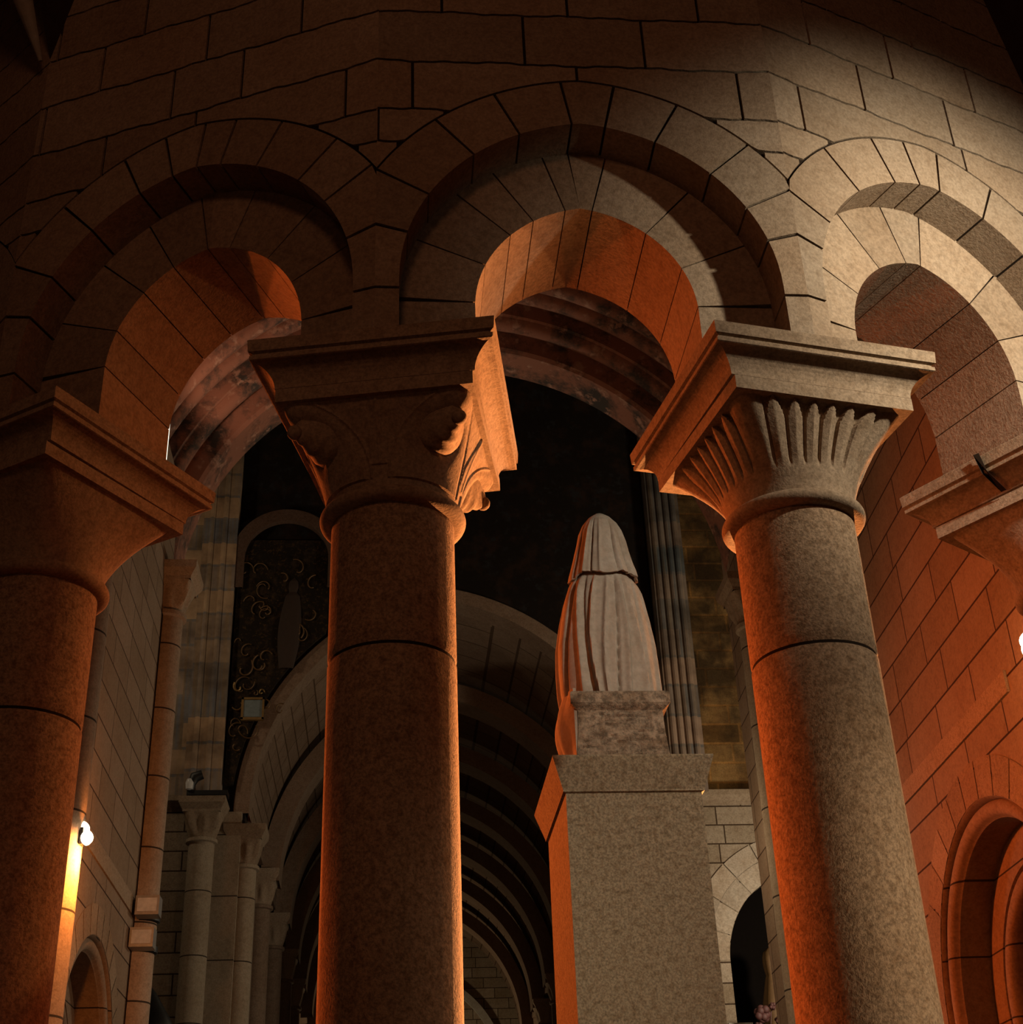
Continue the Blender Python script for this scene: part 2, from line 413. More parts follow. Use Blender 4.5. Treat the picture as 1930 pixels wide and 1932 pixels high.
# ------------------------------------------------------------------ ambulatory vault above the arcade
def ambulatory_vault():
    mb = MB()
    def path(s):
        """point of the wall line, s in bays measured from the arcade axis"""
        j = max(-2, min(2, int(math.floor(s+.5)))); M0, a = fac_frame(j)
        t = Vector((math.cos(a), math.sin(a), 0)); return M0 + t*((s-j)*2.0), Vector((math.sin(a), -math.cos(a), 0))
    for c, half in ((0.0, 1.5), (-3.0, 1.5), (3.0, 1.5)):
        rows = []
        N_ = 30
        for d in [i*.25 for i in range(13)]:
            row = []
            for i in range(N_+1):
                s = c - half + 2*half*i/N_
                if abs(s) > 2.49: s = math.copysign(2.49, s)
                u = (c - half + 2*half*i/N_ - c)/half
                p, n = path(s)
                z = 7.75 + 2.6*math.sqrt(max(0, 1-u*u)) + .55*math.sin(min(1, d/3)*PI/2)*1.2 + (1-math.sqrt(max(0, 1-u*u)))*2.6*math.sin(min(1, d/3)*PI/2)
                q = p + n*(d-.01); row.append((q.x, q.y, z))
            rows.append(row)
        mb.grid(rows, False)
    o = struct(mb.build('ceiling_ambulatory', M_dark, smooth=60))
    for k in (-1, 2):
        r = MB(); a = (k-.5)*DEL; n = Vector((math.sin(a), -math.cos(a), 0)); base = n*(RW+.02) + Vector((0, CY, 0))
        pts = []; rad = []
        for i in range(15):
            t = i/14; p = base + n*(.04 + 3.0*t) + Vector((0, 0, 7.70 + 3.2*math.sin(t*PI/2)))
            pts.append(p); rad.append(.012 + .12*min(1, t*6))
        r.tube(pts, rad, 10)
        r.build('vault_rib', M_marble, o, smooth=50)
ambulatory_vault()

# ------------------------------------------------------------------ the columns
def shaft_part(root):
    mb = MB(); zj = 3.936; prof = []
    R = lambda z: .2714*(1+.0063*(4.6075-z))
    for z0, z1 in ((.46, zj-.0055), (zj+.0055, 4.60)):
        nn = 14
        prof += [(R(z0)-.008, z0), (R(z0), z0+.012)] + [(R(z0+(z1-z0)*i/nn), z0+.012+(z1-z0-.024)*i/nn) for i in range(1, nn)] + [(R(z1), z1-.012), (R(z1)-.008, z1)]
    mb.lathe(prof, 72); mb.lathe([(R(zj)-.007, zj-.02), (R(zj)-.007, zj+.02)], 72, mi=1)
    return mb.build('shaft', [M_col, M_mortar], root, smooth=40)
def column(k, name, label, style):
    C, al = col_frame(k)
    root = empty(name, (C.x, C.y, 0), al, label, 'column', 'columns of the apse arcade')
    shaft_part(root)
    b = MB()                                                            # base on its plinth
    b.box((-.42, -.42, 0), (.42, .42, .20))
    b.lathe([(.40, .20), (.43, .24), (.43, .27), (.40, .31), (.34, .33), (.32, .37), (.34, .40), (.36, .42), (.35, .45), (.29, .475)], 48)
    b.build('base', M_cap, root, smooth=40)
    a = MB()
    pr = []
    for i in range(17):
        t = -PI/2 + PI*i/16; pr.append((.279 + .046*math.cos(t), 4.622 + .036*math.sin(t)))
    a.lathe([(.25, 4.586)] + pr + [(.25, 4.66)], 72)
    a.build('astragal', M_cap, root, smooth=60)
    # capital
    mb = MB(); NT, NV = 480, 84; rows = []
    Z0, Z1 = 4.645, 5.030; HX, HY0 = .412, .438
    for iv in range(NV+1):
        v = iv/NV; z = Z0 + (Z1-Z0)*v; wv = v**1.55; p = 2 + 12*v**1.3
        row = []
        for it in range(NT):
            th = 2*PI*it/NT; cth, sth = math.cos(th), math.sin(th)
            rs = 1/((abs(cth)/HX)**p + (abs(sth)/HY0)**p)**(1/p)
            r = .283*(1-wv) + rs*wv
            q = ((th + PI/4) % (PI/2))/(PI/2)*2 - 1                     # -1..1 across one face
            d = 0
            if style == 'reeded':
                if .30 < v < .985:
                    win = min(1, (v-.30)/.14)*min(1, (1-v)/.02)
                    if abs(q) < .80:
                        u = (q+.80)/1.6*6; f = u-math.floor(u)-.5
                        hw = .40 if v < .80 else .40*(max(0, (.985-v)/.185))**.6
                        k = min(1, max(0, (abs(f)-hw)/.05)); d = (.008 - .034*abs(f))*(1-k) - .028*k
                        d *= win*(.5+.5*v)
                    else:
                        d = -.010*win*max(0, 1-(abs(q)-.80)/.06)
            elif style == 'volute':
                if v > .12:
                    bq = .16 + .62*((v-.12)/.88)**2.3                     # arched rim of the corner leaves
                    g = math.exp(-((abs(q)-bq)/.022)**2); d += .009*g
                    if abs(q) > bq: d += .010*min(1, (abs(q)-bq)/.15)
                    # hollow under the curled corner
                    d -= .055*math.exp(-((abs(q)-.86)/.16)**2)*math.exp(-((v-.62)/.16)**2)
                    d += .030*math.exp(-((abs(q)-1.0)/.20)**2)*math.exp(-((v-.86)/.10)**2)
                    lw = .17*min(1, max(0, (1.0-v)/.45))
                    if abs(q) < lw and v > .28: d += .007*min(1, (lw-abs(q))/.03) + .004*math.exp(-(q/.02)**2)
            row.append(((r+d)*cth, (r+d)*sth, z))
        rows.append(row)
    mb.grid(rows, True)
    cap = mb.build('capital', M_cap, root, smooth=35)
    bd = MB()                                                           # flat band closing the capital
    bd.box((-.434, -.460, 5.022), (.434, .476, 5.088)); bd.box((-.410, -.436, 5.08), (.410, .44, 5.10)); bd.build('capital_band', M_cap, root)
    if style == 'volute':
        for sx in (-1, 1):
            for sy in (-1, 1):
                s_ = MB(); d = Vector((sx*.43, sy*.456, 0)).normalized(); side = Vector((-d.y, d.x, 0))
                rows = []; nn = 16                                      # curled leaf tip under the corner, its underside fluted
                for i in range(nn+1):
                    t = i/nn; dist = .27 + .275*t; wd = .16*(1-.80*t*t)
                    zb = 4.80 + .10*t*t + .007*math.sin(t*PI*9)*min(1, t*3); zt = 4.90 + .10*t
                    row = []
                    for j in range(17):
                        u = j/16*2-1; row.append(d*(dist - .05*u*u*t) + side*(wd*u) + Vector((0, 0, zb + (zt-zb)*abs(u)**2.2)))
                    row += [d*(dist-.05*t) + side*(wd*u) + Vector((0, 0, zt+.008)) for u in (.95, 0, -.95)]
                    rows.append(row)
                s_.grid(rows, True); s_.cap(rows[-1]); s_.cap(rows[0][::-1])
                c_ = d*.525 + Vector((0, 0, 4.905)); br = .034
                s_.grid([[c_ + Vector((br*math.sin(PI*i/10)*math.cos(2*PI*j/16), br*math.sin(PI*i/10)*math.sin(2*PI*j/16), br*math.cos(PI*i/10))) for j in range(16)] for i in range(11)], True)
                s_.build('corner_volute', M_cap, cap, smooth=50)
    # abacus: slab, fillet groove and cavetto, a little deeper towards the choir
    ab = MB(); rows = []
    def ring(hx, hb, f, bk, z):
        return [(-hx, -f, z), (hx, -f, z), (hb, bk, z), (-hb, bk, z)]
    prof = [(-.012, 5.098)]
    for i in range(9):
        t = i/8; prof.append((.088*(1-math.cos(t*PI/2))*1.0, 5.10 + .100*math.sin(t*PI/2)))
    prof += [(.094, 5.203), (.094, 5.222), (.084, 5.226), (.084, 5.236), (.100, 5.242), (.104, 5.30), (.098, 5.306)]
    for o_, z in prof: rows.append(ring(.442+o_, .425+o_*.9, .446+o_, .50+o_, z))
    ab.grid(rows, True); ab.cap(rows[0][::-1]); ab.cap(rows[-1])
    ab.build('abacus', M_cap, root)
    if k == 2:
        ck = MB(); ck.prism([(-.548, .07, 5.309), (-.552, .10, 5.309), (-.535, .085, 5.20), (-.452, .05, 5.10), (-.452, .02, 5.10), (-.535, .055, 5.20)], (-.004, 0, 0)); ck.build('crack', M_mortar, root)
    return root
column(0, 'stone_column', 'granite column left of the statue, its capital carved with corner volutes and pointed leaf', 'volute')
column(1, 'stone_column', 'granite column right of the statue, its capital carved with upright fluted leaves', 'reeded')
column(-1, 'stone_column', 'granite column at left edge under plain smooth block capital', 'plain')
column(-2, 'stone_column', 'column further round to the left, beyond the frame and behind the left-edge column', 'plain')
column(3, 'stone_column', 'column further round to the right, beyond the right edge of the frame', 'plain')
column(2, 'stone_column', 'column at right edge, only its plain capital and cracked impost showing', 'plain')

# ------------------------------------------------------------------ pedestal and statue
PX, PY = .530, 8.0
p = empty('statue_pedestal', (PX, PY, 0), 0, 'tall square granite pedestal with a wider cap stone carrying the veiled statue', 'pedestal')
mb = MB(); hw0, hw1 = .42, .412
mb.grid([[(-h, 0+(.412-h), z), (h, 0+(.412-h), z), (h, 1.02, z), (-h, 1.02, z)] for h, z in ((.435, .0), (.435, .25), (.42, .26), (.408, 4.20))], True)
mb.build('pedestal_shaft', M_ped, p)
mb = MB()
mb.grid([[(-h, -f, z), (h, -f, z), (h, 1.02+f, z), (-h, 1.02+f, z)] for h, f, z in ((.38, -.02, 4.175), (.425, .012, 4.19), (.425, .012, 4.20), (.485, .075, 4.385), (.483, .073, 4.395))], True)
mb.cap([(-.483, -.073, 4.395), (.483, -.073, 4.395), (.483, 1.093, 4.395), (-.483, 1.093, 4.395)])
mb.cap([(-.38, .02, 4.175), (.38, .02, 4.175), (.38, 1.0, 4.175), (-.38, 1.0, 4.175)])
mb.build('pedestal_cap', M_ped, p)

bs = empty('statue', (.505, 8.13, 4.396), 0, 'weathered pale stone statue of a veiled robed woman seen from behind', 'statue')
mb = MB(); rows = []
for i in range(25):
    z = .335*i/24; row = []
    for j in range(64):
        s4 = j/16; side = int(s4) % 4; f = s4-int(s4); hx = .295 - .028*math.sin(PI*.5*i/24); hy = .26
        cs = [(-hx, -hy+.24), (hx, -hy+.24), (hx, hy+.24), (-hx, hy+.24)]; a_, b_ = cs[side], cs[(side+1) % 4]
        x, y = a_[0]+(b_[0]-a_[0])*f, a_[1]+(b_[1]-a_[1])*f
        k = 0 if f == 0 else 1
        nz = (random.random()-.5)*.020*k
        nx, ny = ((0, -1), (1, 0), (0, 1), (-1, 0))[side]
        row.append((x+nx*nz, y+ny*nz, z))
    rows.append(row)
mb.grid(rows, True); mb.cap(rows[-1]); mb.cap(rows[0][::-1])
mb.build('rough_block', M_rough, bs, smooth=25)
mb = MB()
mb.grid([[(-h, .24-.0-d, z), (h, .24-d, z), (h, .24+d, z), (-h, .24+d, z)] for h, d, z in ((.262, .252, .325), (.268, .258, .35), (.300, .285, .375), (.312, .295, .39), (.312, .295, .455), (.300, .285, .468))], True)
mb.cap([(-.30, -.045, .468), (.30, -.045, .468), (.30, .525, .468), (-.30, .525, .468)])
mb.build('top_slab', M_rough, bs)
mb = MB()                                                               # carved drapery falling down the left side
rows = []
for i in range(15):
    t = i/14; z = .50 - .50*t
    row = []
    for j in range(13):
        u = j/12; y = -.015 + .37*u
        k_ = min(1, u*4); x = -.288 - .012*k_ - k_*.055*math.sin(PI*(t*.9+.1))*(.4+.6*math.sin(PI*u)) - k_*.014*math.sin(u*16+t*2) - .03*k_*math.sin(PI*t)*u
        row.append((x, y, z + .05*u*t))
    rows.append(row)
mb.grid(rows, False); rows2 = [[(-.270, y, z) for x, y, z in r] for r in rows]; mb.grid(rows2[::-1], False)
for k in (0, -1): mb.grid([rows[k], rows2[k]], False)
mb.grid([[r[0] for r in rows], [r[0] for r in rows2]], False); mb.grid([[r[-1] for r in rows], [r[-1] for r in rows2]], False)
mb.build('hanging_drapery', M_marble, bs, smooth=50)

# statue: one continuous robed body, veil on top
FX, FY, FZ = -.012, .23, .464; st = bs
def lerp(tab, z):
    for (z0, *a), (z1, *b) in zip(tab, tab[1:]):
        if z0 <= z <= z1:
            t = (z-z0)/(z1-z0); t = t*t*(3-2*t) if False else t
            return [u+(v-u)*t for u, v in zip(a, b)]
    return list(tab[-1][1:]) if z > tab[-1][0] else list(tab[0][1:])
#       z      half-width  half-depth  centre x  centre y
body = [(0.0, .305, .225, .000, .00), (.10, .312, .225, -.005, .00), (.25, .312, .222, -.010, .00), (.42, .306, .215, -.012, .00), (.60, .282, .200, -.010, .00), (.75, .255, .185, -.006, .00),
        (.85, .228, .165, .0, .00), (.92, .195, .145, .004, .01), (.97, .150, .115, .008, .02), (1.02, .095, .090, .010, .03), (1.07, .080, .085, .010, .03), (1.13, .100, .115, .010, .02), (1.22, .112, .125, .012, .02), (1.31, .098, .110, .014, .02), (1.37, .060, .07, .015, .02), (1.395, .01, .01, .015, .02)]
FOLD = [(-.95, .05, .018), (-1.28, .05, .016), (-1.42, .028, -.020), (-1.62, .05, .018), (-1.85, .045, .022), (-2.10, .05, -.014), (-2.30, .06, .018), (-.60, .05, -.014), (-2.7, .07, -.016), (-.2, .08, .016), (.6, .1, .02), (1.1, .08, -.02), (1.6, .1, .02), (2.1, .08, -.02), (2.7, .1, .02)]
def folds(th, z, amt, twist):
    s = 0
    for a, w_, h in FOLD:
        d = (th - a - twist*math.sin(z*3+a*5)*.10 + PI) % (2*PI) - PI
        s += h*math.exp(-(d/w_)**2)
    return s*amt
mb = MB(); rows = []; NZ = 120; NA = 240
for i in range(NZ+1):
    z = 1.395*i/NZ; hw, hd, cx_, cy_ = lerp(body, z); row = []
    amt = (1.0 if z < .80 else max(0, 1-(z-.80)/.12)) * (1.0 - .35*min(1, z/.85))
    for j in range(NA):
        th = -PI + 2*PI*j/NA
        f = 1 + folds(th, z, amt, 1)/max(hw, .05)*2.0
        if z > 1.07 and z < 1.34:                                        # face: brow, nose, chin on the far side
            d = abs(th-PI/2); q = z-.24
            f += .16*math.exp(-(d/.13)**2)*math.exp(-((q-.96)/.035)**2) + .05*math.exp(-(d/.5)**2)*math.exp(-((q-1.03)/.03)**2) + .05*math.exp(-(d/.3)**2)*math.exp(-((q-.875)/.025)**2) + .03*math.exp(-(d/.16)**2)*math.exp(-((q-.915)/.008)**2)
            f -= .05*math.exp(-((d-.42)/.14)**2)*math.exp(-((q-.99)/.02)**2)
        row.append((cx_ + hw*f*math.cos(th) + FX, cy_ + hd*f*math.sin(th) + FY, z + FZ))
    rows.append(row)
mb.grid(rows, True); mb.cap(rows[0][::-1])
mb.build('robed_figure', M_marble, st, smooth=60)
# joined hands in front
mb = MB()
for sx in (-1, 1):
    mb.tube([(sx*.20, .06, .52), (sx*.20, .15, .40), (sx*.10, .25, .47), (sx*.03, .285, .53)], [.055, .06, .045, .03], 12)
    for q in range(4):
        L_ = (.085, .1, .095, .075)[q]
        mb.tube([(sx*.014, .275+.017*q, .535), (sx*.013, .285+.017*q, .535+L_*.5), (sx*.008, .287+.016*q, .535+L_)], [.011, .010, .007], 8)
    mb.tube([(sx*.02, .262, .53), (sx*.026, .255, .565), (sx*.02, .258, .595)], [.011, .010, .007], 8)
mb.v = [(x+FX, y+FY, z+.22+FZ) for x, y, z in mb.v]
mb.build('joined_hands', M_marble, st, smooth=60)
# veil
veil = [(.885, .236, .190, .004, -.01), (.93, .226, .182, .004, -.01), (.99, .208, .170, .004, -.006), (1.08, .186, .158, .006, .00), (1.17, .166, .150, .010, .005), (1.25, .150, .144, .012, .01), (1.32, .122, .122, .014, .012), (1.375, .082, .085, .015, .015), (1.412, .036, .04, .015, .018), (1.420, .004, .004, .015, .018)]
VF = [(-.55, .07, .014), (-.80, .04, -.013), (-1.10, .07, .009), (-1.22, .03, -.012), (-1.75, .05, .010), (-2.05, .035, -.015), (-2.25, .05, .014), (-2.65, .06, -.010)]
mb = MB(); rows = []
for i in range(61):
    z = .885 + .535*i/60; hw, hd, cx_, cy_ = lerp(veil, z); row = []
    amt = max(0, min(1, (1.36-z)/.2))
    for j in range(181):
        th = -PI/2 + (j/180-.5)*2*(PI*.80 if z < 1.29 else PI*(.80+.2*min(1, (z-1.29)/.05)))
        t2 = (th+PI) % (2*PI) - PI
        s = sum(h*math.exp(-(((t2-a+PI) % (2*PI)-PI)/w_)**2) for a, w_, h in VF)*amt
        f = 1 + 1.5*s/max(hw, .05)
        row.append((cx_+hw*f*math.cos(th), cy_+hd*f*math.sin(th), z + (.015*math.sin(th*5) if i == 0 else 0)))
    rows.append(row)
inner = [[(st_x*.93 - .002, st_y*.93+.002, st_z) for st_x, st_y, st_z in r] for r in rows]
rows = [[(x+FX, y+FY, z+FZ) for x, y, z in r] for r in rows]; inner = [[(x+FX, y+FY, z+FZ) for x, y, z in r] for r in inner]
mb.grid(rows, False); mb.grid(inner[::-1], False); mb.grid([inner[0], rows[0]], False)
mb.grid([[r[0] for r in rows], [r[0] for r in inner]], False); mb.grid([[r[-1] for r in inner], [r[-1] for r in rows]], False)
mb.build('veil', M_marble, st, smooth=60)

# ------------------------------------------------------------------ choir: floor, side walls with blind doorways
mb = MB(); mb.box((-14, -3, -.2), (14, 64, 0)); struct(mb.build('floor', M_floor))
XR, XL, ZW = 4.42, -4.42, 13.6
DOORS = {1: [(12.35, 1.72, .0, 3.72), (17.55, 1.72, .0, 3.72)], -1: [(12.35, 1.72, .0, 3.72), (17.75, 1.72, .0, 3.86)]}
def SK(u, side): return .042*(u-10.5) if side > 0 else 0.0
def choir_wall(side):
    X = XR if side > 0 else XL
    # local x runs along +Y world, local y runs out of the choir
    rot = PI/2
    mb = MB(); wall_arches(mb, 9.2, 21.6, 0, ZW, [(c, a, e, s) for c, a, e, s in DOORS[side]])
    if side > 0:
        v = [(X - (-y), u, z) for u, y, z in mb.v]
    else:
        v = [(X - y, u, z) for u, y, z in mb.v]
    mb.v = [(x + SK(u, side), u, z) for x, u, z in v]
    en = MB(); en.box((X + (.0 if side > 0 else -1.2), 9.2, 0), (X + (1.2 if side > 0 else .0), 9.25, ZW)); struct(en.build('trim_20' if side > 0 else 'trim_21', M_wall))
    o = struct(mb.build('wall_right' if side > 0 else 'wall_left', M_wall))
    for n_, (c, a, e, s) in enumerate(DOORS[side]):
        d = MB()
        prof = [(a+.0, .0), (a-.02, .03)]
        for i in range(9): t = PI*i/8; prof.append((a-.10+.075*math.cos(t), .05+.02-.07*math.sin(t)*1 + .03))
        prof += [(a-.19, .12), (a-.19, .42), (a-.52, .42), (a-.53, .45)]
        for i in range(9): t = PI*i/8; prof.append((a-.61+.075*math.cos(t), .47-.06*math.sin(t)))
        prof += [(a-.70, .50), (a-.70, 1.15)]
        arch_sweep(d, prof, s, e, 0, 30)
        r_in = a-.70
        row = [(x, 1.15, s+z) for x, z in arc_pts(r_in, 0, 20)] + [(-x, 1.15, s+z) for x, z in arc_pts(r_in, 0, 20)[-2::-1]]
        d.poly([(r_in, 1.15, 0)] + row + [(-r_in, 1.15, 0)])
        d.v = [(((X+y) if side > 0 else (X-y)) + SK(c+x, side), c+x, z) for x, y, z in d.v]
        k = {(1, 0): 1, (1, 1): 2, (-1, 0): 3, (-1, 1): 4}[(side, n_)]
        struct(d.build('door_%d' % k, M_shaft if False else M_doorstone, smooth=35))
        # flush voussoirs around the head
        f = MB(); angs = [PI*i/15 for i in range(16)]
        for p_, q_ in zip(angs, angs[1:]):
            pts = []
            n = 4
            ths = [p_+.006+(q_-p_-.012)*i/n for i in range(n+1)]
            T = tint(.25, .08)
            inn = [(c+(a+.005)*math.cos(t), s+(a+.005)*math.sin(t)) for t in ths]; out = [(c+(a+.36)*math.cos(t), s+(a+.36)*math.sin(t)) for t in ths]
            f.grid([[(0, u, z) for u, z in inn], [(0, u, z) for u, z in out]], False, T)
        f.v = [(X - side*.006 + SK(u, side), u, z) for _, u, z in f.v]
        f.build('arch_head', M_cap, o)
    sc = MB()
    if side > 0: sc.box((X-.025, 11.0, 6.02), (X+.05, 14.75, 6.22)); sc.box((X-.025, 15.4, 6.02), (X+.05, 19.7, 6.22))
    else: sc.box((X-.05, 10.5, 6.35), (X+.025, 14.7, 6.58)); sc.box((X-.05, 15.4, 6.35), (X+.025, 19.7, 6.58))
    sc.v = [(x + SK(u, side), u, z) for x, u, z in sc.v]
    sc.build('string_course', M_cap, o)
M_doorstone = stone('doorway_stone', (.38, .27, .19), .25, .25, 40, .2, joints=(.62, .008))
choir_wall(1); choir_wall(-1)
# choir vault: plain barrel, in shadow above the walls
mb = MB(); n = 24
for y0, y1 in ((9.0, 21.0),):
    mb.grid([[(4.7*math.cos(PI*i/n), y, ZW-.3+4.6*math.sin(PI*i/n)) for i in range(n+1)] for y in (y0, y1)], False)
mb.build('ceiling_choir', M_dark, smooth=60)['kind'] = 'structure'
# half dome wall of the apse above the arcade
mb = MB(); rows = []
for z, r in ((9.2, 4.1), (13.3, 4.1), (15.5, 3.7), (17.2, 2.4), (17.9, .1)):
    rows.append([(r*math.sin(a), CY-r*math.cos(a), z) for a in [(-1+2*i/20)*PI/2 for i in range(21)]])
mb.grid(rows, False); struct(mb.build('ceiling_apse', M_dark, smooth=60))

# engaged wall shafts
def engaged(name, x, y, r, ztop, label, out, mat, caps=True, capw=1.5, caph=.75, z0=0.0, group='shafts engaged to the choir walls', half=0):
    A0, A1_ = (0, 2*PI) if not half else ((-PI/2-.12, PI/2+.12) if half > 0 else (PI/2-.12, 3*PI/2+.12))
    o = empty(name, (x, y, 0), 0, label, 'wall shaft', group)
    m_ = MB(); m_.lathe([(r*1.25, z0), (r*1.25, z0+.3), (r, z0+.4), (r, ztop)], 28, 0, 0, A0, A1_); m_.build('shaft', mat, o, smooth=40)
    if caps:
        c = MB(); c.lathe([(r, ztop-.04), (r*1.22, ztop-.02), (r*1.22, ztop+.05), (r, ztop+.07)], 28, 0, 0, A0, A1_); c.build('astragal', mat, o, smooth=50)
        c = MB(); rows = []
        for i in range(13):
            v = i/12; p_ = 2+8*v; hw = r*(1+(capw-1)*v**1.4)
            row = []
            for j in range(48):
                th = 2*PI*j/48; rs = 1/((abs(math.cos(th)))**p_ + (abs(math.sin(th)))**p_)**(1/p_)
                k = hw*rs*(1 + .10*math.sin(th*8)*math.sin(PI*v))
                row.append((k*math.cos(th), k*math.sin(th), ztop+.07+caph*.62*v))
            rows.append(row)
        c.grid(rows, True); c.build('capital', M_cap if mat is not M_shaftl else M_rib2, o, smooth=40)
        c = MB(); zt = ztop+.07+caph*.62; q = r*capw
        c.grid([[(-h, -h, z), (h, -h, z), (h, h, z), (-h, h, z)] for h, z in ((q, zt), (q*1.02, zt+.05), (q*1.22, zt+caph*.22), (q*1.25, zt+caph*.38))], True)
        c.cap([(-q*1.25, -q*1.25, zt+caph*.38), (q*1.25, -q*1.25, zt+caph*.38), (q*1.25, q*1.25, zt+caph*.38), (-q*1.25, q*1.25, zt+caph*.38)])
        c.build('abacus', M_cap if mat is not M_shaftl else M_rib2, o)
    return o
M_niche = stone('dim_niche_stone', (.15, .095, .07), .3, .3, 40, .25)
M_rib2 = stone('weathered_capital_stone', (.36, .28, .20), .3, .3, 40, .25)
HS = 'half_round_shaft'
engaged(HS, XL-.02, 15.1, .27, 12.2, 'thick round wall shaft at left, carrying the lit lamp', 1, M_shaft, half=1)
engaged(HS, XL+.05, 20.25, .24, 11.0, 'slim wall shaft left under the painted arch, two floodlights strapped to it', 1, M_shaft, half=1)
engaged(HS, XR+.46, 20.1, .24, 10.75, 'pale wall shaft showing along the right column, carved capital on top', -1, M_shaftl, half=-1)
engaged(HS, XR+.15, 10.05, .27, 12.2, 'wall shaft at right edge behind the glowing lamp', -1, M_shaft, caps=False, half=-1)
engaged(HS, XR+.16, 15.1, .27, 12.2, 'wall shaft hidden behind the column right of the statue, bearing a lamp', -1, M_shaft, caps=False, half=-1)
engaged(HS, XL+.05, 10.1, .27, 12.2, 'wall shaft hidden behind the left-edge column, bearing a lamp', 1, M_shaft, caps=False, half=1)

LAMP = 1100
# wall lamps: pair of bulbs on an iron bracket; the light of each lamp belongs to it
def lamp(x, y, z, side, label, power, col, aim, cone=130, at=(.2, 6.6), blend=.8, glow=0, bk=.085, soft=.07):
    o = empty('bracket_lamp', (x, y, z), 0, label, 'lamp', 'lamps on the choir wall shafts')
    b = MB(); b.tube([(side*(bk+.02), 0, -.05), (side*bk*.5, 0, -.06), (0, 0, 0)], .014, 8); b.box((side*bk-.015, -.05, -.12), (side*bk+.015, .05, .06)); b.build('bracket', M_iron, o)
    for dx, dy, dz in ((-side*.02, -.10, -.07), (side*.06, .06, .07)):
        m_ = MB(); r = .065
        m_.grid([[(dx + r*(.55+.45*math.sin(PI*i/12))*math.sin(PI*i/12)*math.cos(2*PI*j/20), dy + r*math.sin(PI*i/12)*math.sin(2*PI*j/20), dz + r*1.25*math.cos(PI*i/12)) for j in range(20)] for i in range(13)], True)
        bl = m_.build('bulb', M_bulb, o, smooth=60)
    if glow: l = point('lamp_glow', (-side*.10, -.06, -.26), glow, (1.0, .30, .05), .05); l.parent = o
    src = Vector((x - side*.16, y - .26, z + .0))
    l = spot('lamp_light', src - Vector((x, y, z)), Vector((*at, aim)) - Vector((x, y, z)), power, col, cone, blend, soft); l.parent = o
    return o
RED, AMBER = (1.0, .15, .022), (1.0, .36, .11)
lamp(-4.11, 15.02, 6.06, -1, 'brightly glowing wall lamp on the thick shaft at left', 2100, RED, 2.2, 120, (2.4, 9.3), glow=170, bk=.055)
lamp(4.18, 10.03, 6.02, 1, 'glowing wall lamp cut off by the right edge of the photo', 700, AMBER, 4.2, 70, (.8, 5.9), .9, 25, .10)
lamp(4.16, 15.08, 6.06, 1, 'wall lamp hidden behind the right column of the arcade', 900, RED, 5.6, 44, (.3, 8.4))
lamp(-4.0, 10.08, 6.06, -1, 'wall lamp hidden behind the left column of the arcade', 380, RED, 2.8)
lamp(-3.45, 7.76, 2.55, -1, 'low lamp hidden behind the left column, lighting the statue column', 400, RED, 2.4, 62, (.8, 5.9), bk=.20, soft=.22)
# floor-standing floodlight in the choir, behind the column right of the statue
fs = empty('stand_floodlight', (3.15, 11.1, 0), 0, 'floodlight on a tripod, hidden behind the column right of the statue', 'floodlight', 'floodlights')
for q in range(3):
    a_ = 2*PI*q/3+.4; b = MB(); b.tube([(.45*math.cos(a_), .45*math.sin(a_), .01), (0, 0, .75)], .014, 8); b.build('leg', M_iron, fs)
b = MB(); b.tube([(0, 0, .70), (0, 0, 2.92)], .018, 8); b.build('pole', M_iron, fs)
b = MB(); b.box((-.12, -.02, 2.90), (.12, .10, 3.10)); hs = b.build('housing', M_iron, fs)
b = MB(); b.box((-.10, -.03, 2.92), (.10, -.02, 3.08)); b.build('lens', M_lens, hs)
l = spot('lamp_light', (-.12, -.16, 3.0), Vector((-.15, 5.5, 3.7)) - Vector((3.15, 11.1, 0)), 7500, AMBER, 46, .9, .06); l.parent = fs

# clerestory window high in the left choir wall, its bright splay just seen beside the arch
mb = MB(); mb.box((XL-.02, 18.1, 12.3), (XL+.03, 19.0, 13.9)); wn = struct(mb.build('window_1', M_pane))
spot('clerestory_daylight', (-4.1, 18.5, 13.3), (-3.1, 19.6, 15.2), 110, (1.0, .58, .36), 70, .6, .2)

# ------------------------------------------------------------------ the painted choir arch
AX, AY, AZ = .24, 21.0, 11.9
mb = MB(); prof = []
def roll(r, y, q, n=7, a0=0, a1=PI): return [(r - q*math.sin(a0+(a1-a0)*i/n), y - q*math.cos(a0+(a1-a0)*i/n)) for i in range(n+1)]
#   from the near outer face inwards: stepped orders of rolls
prof += [(6.4, -2.2), (5.75, -2.2)] + roll(5.72, -1.98, .16) + [(5.72, -1.75), (5.50, -1.72)] + roll(5.46, -1.5, .17) + roll(5.44, -1.12, .18) + [(5.46, -.9), (5.12, -.88)] + roll(5.10, -.66, .17) + [(5.1, -.45), (4.72, -.42), (4.66, -.36), (4.66, .35), (4.8, .42), (5.9, .45)]
arch_sweep(mb, prof, AZ, 0, None, 44, 0, (1, 1, 1), AX)
o = mb.build('trim_1', M_arch, None, (0, AY, 0), smooth=40); struct(o)
o.name = 'trim_1'

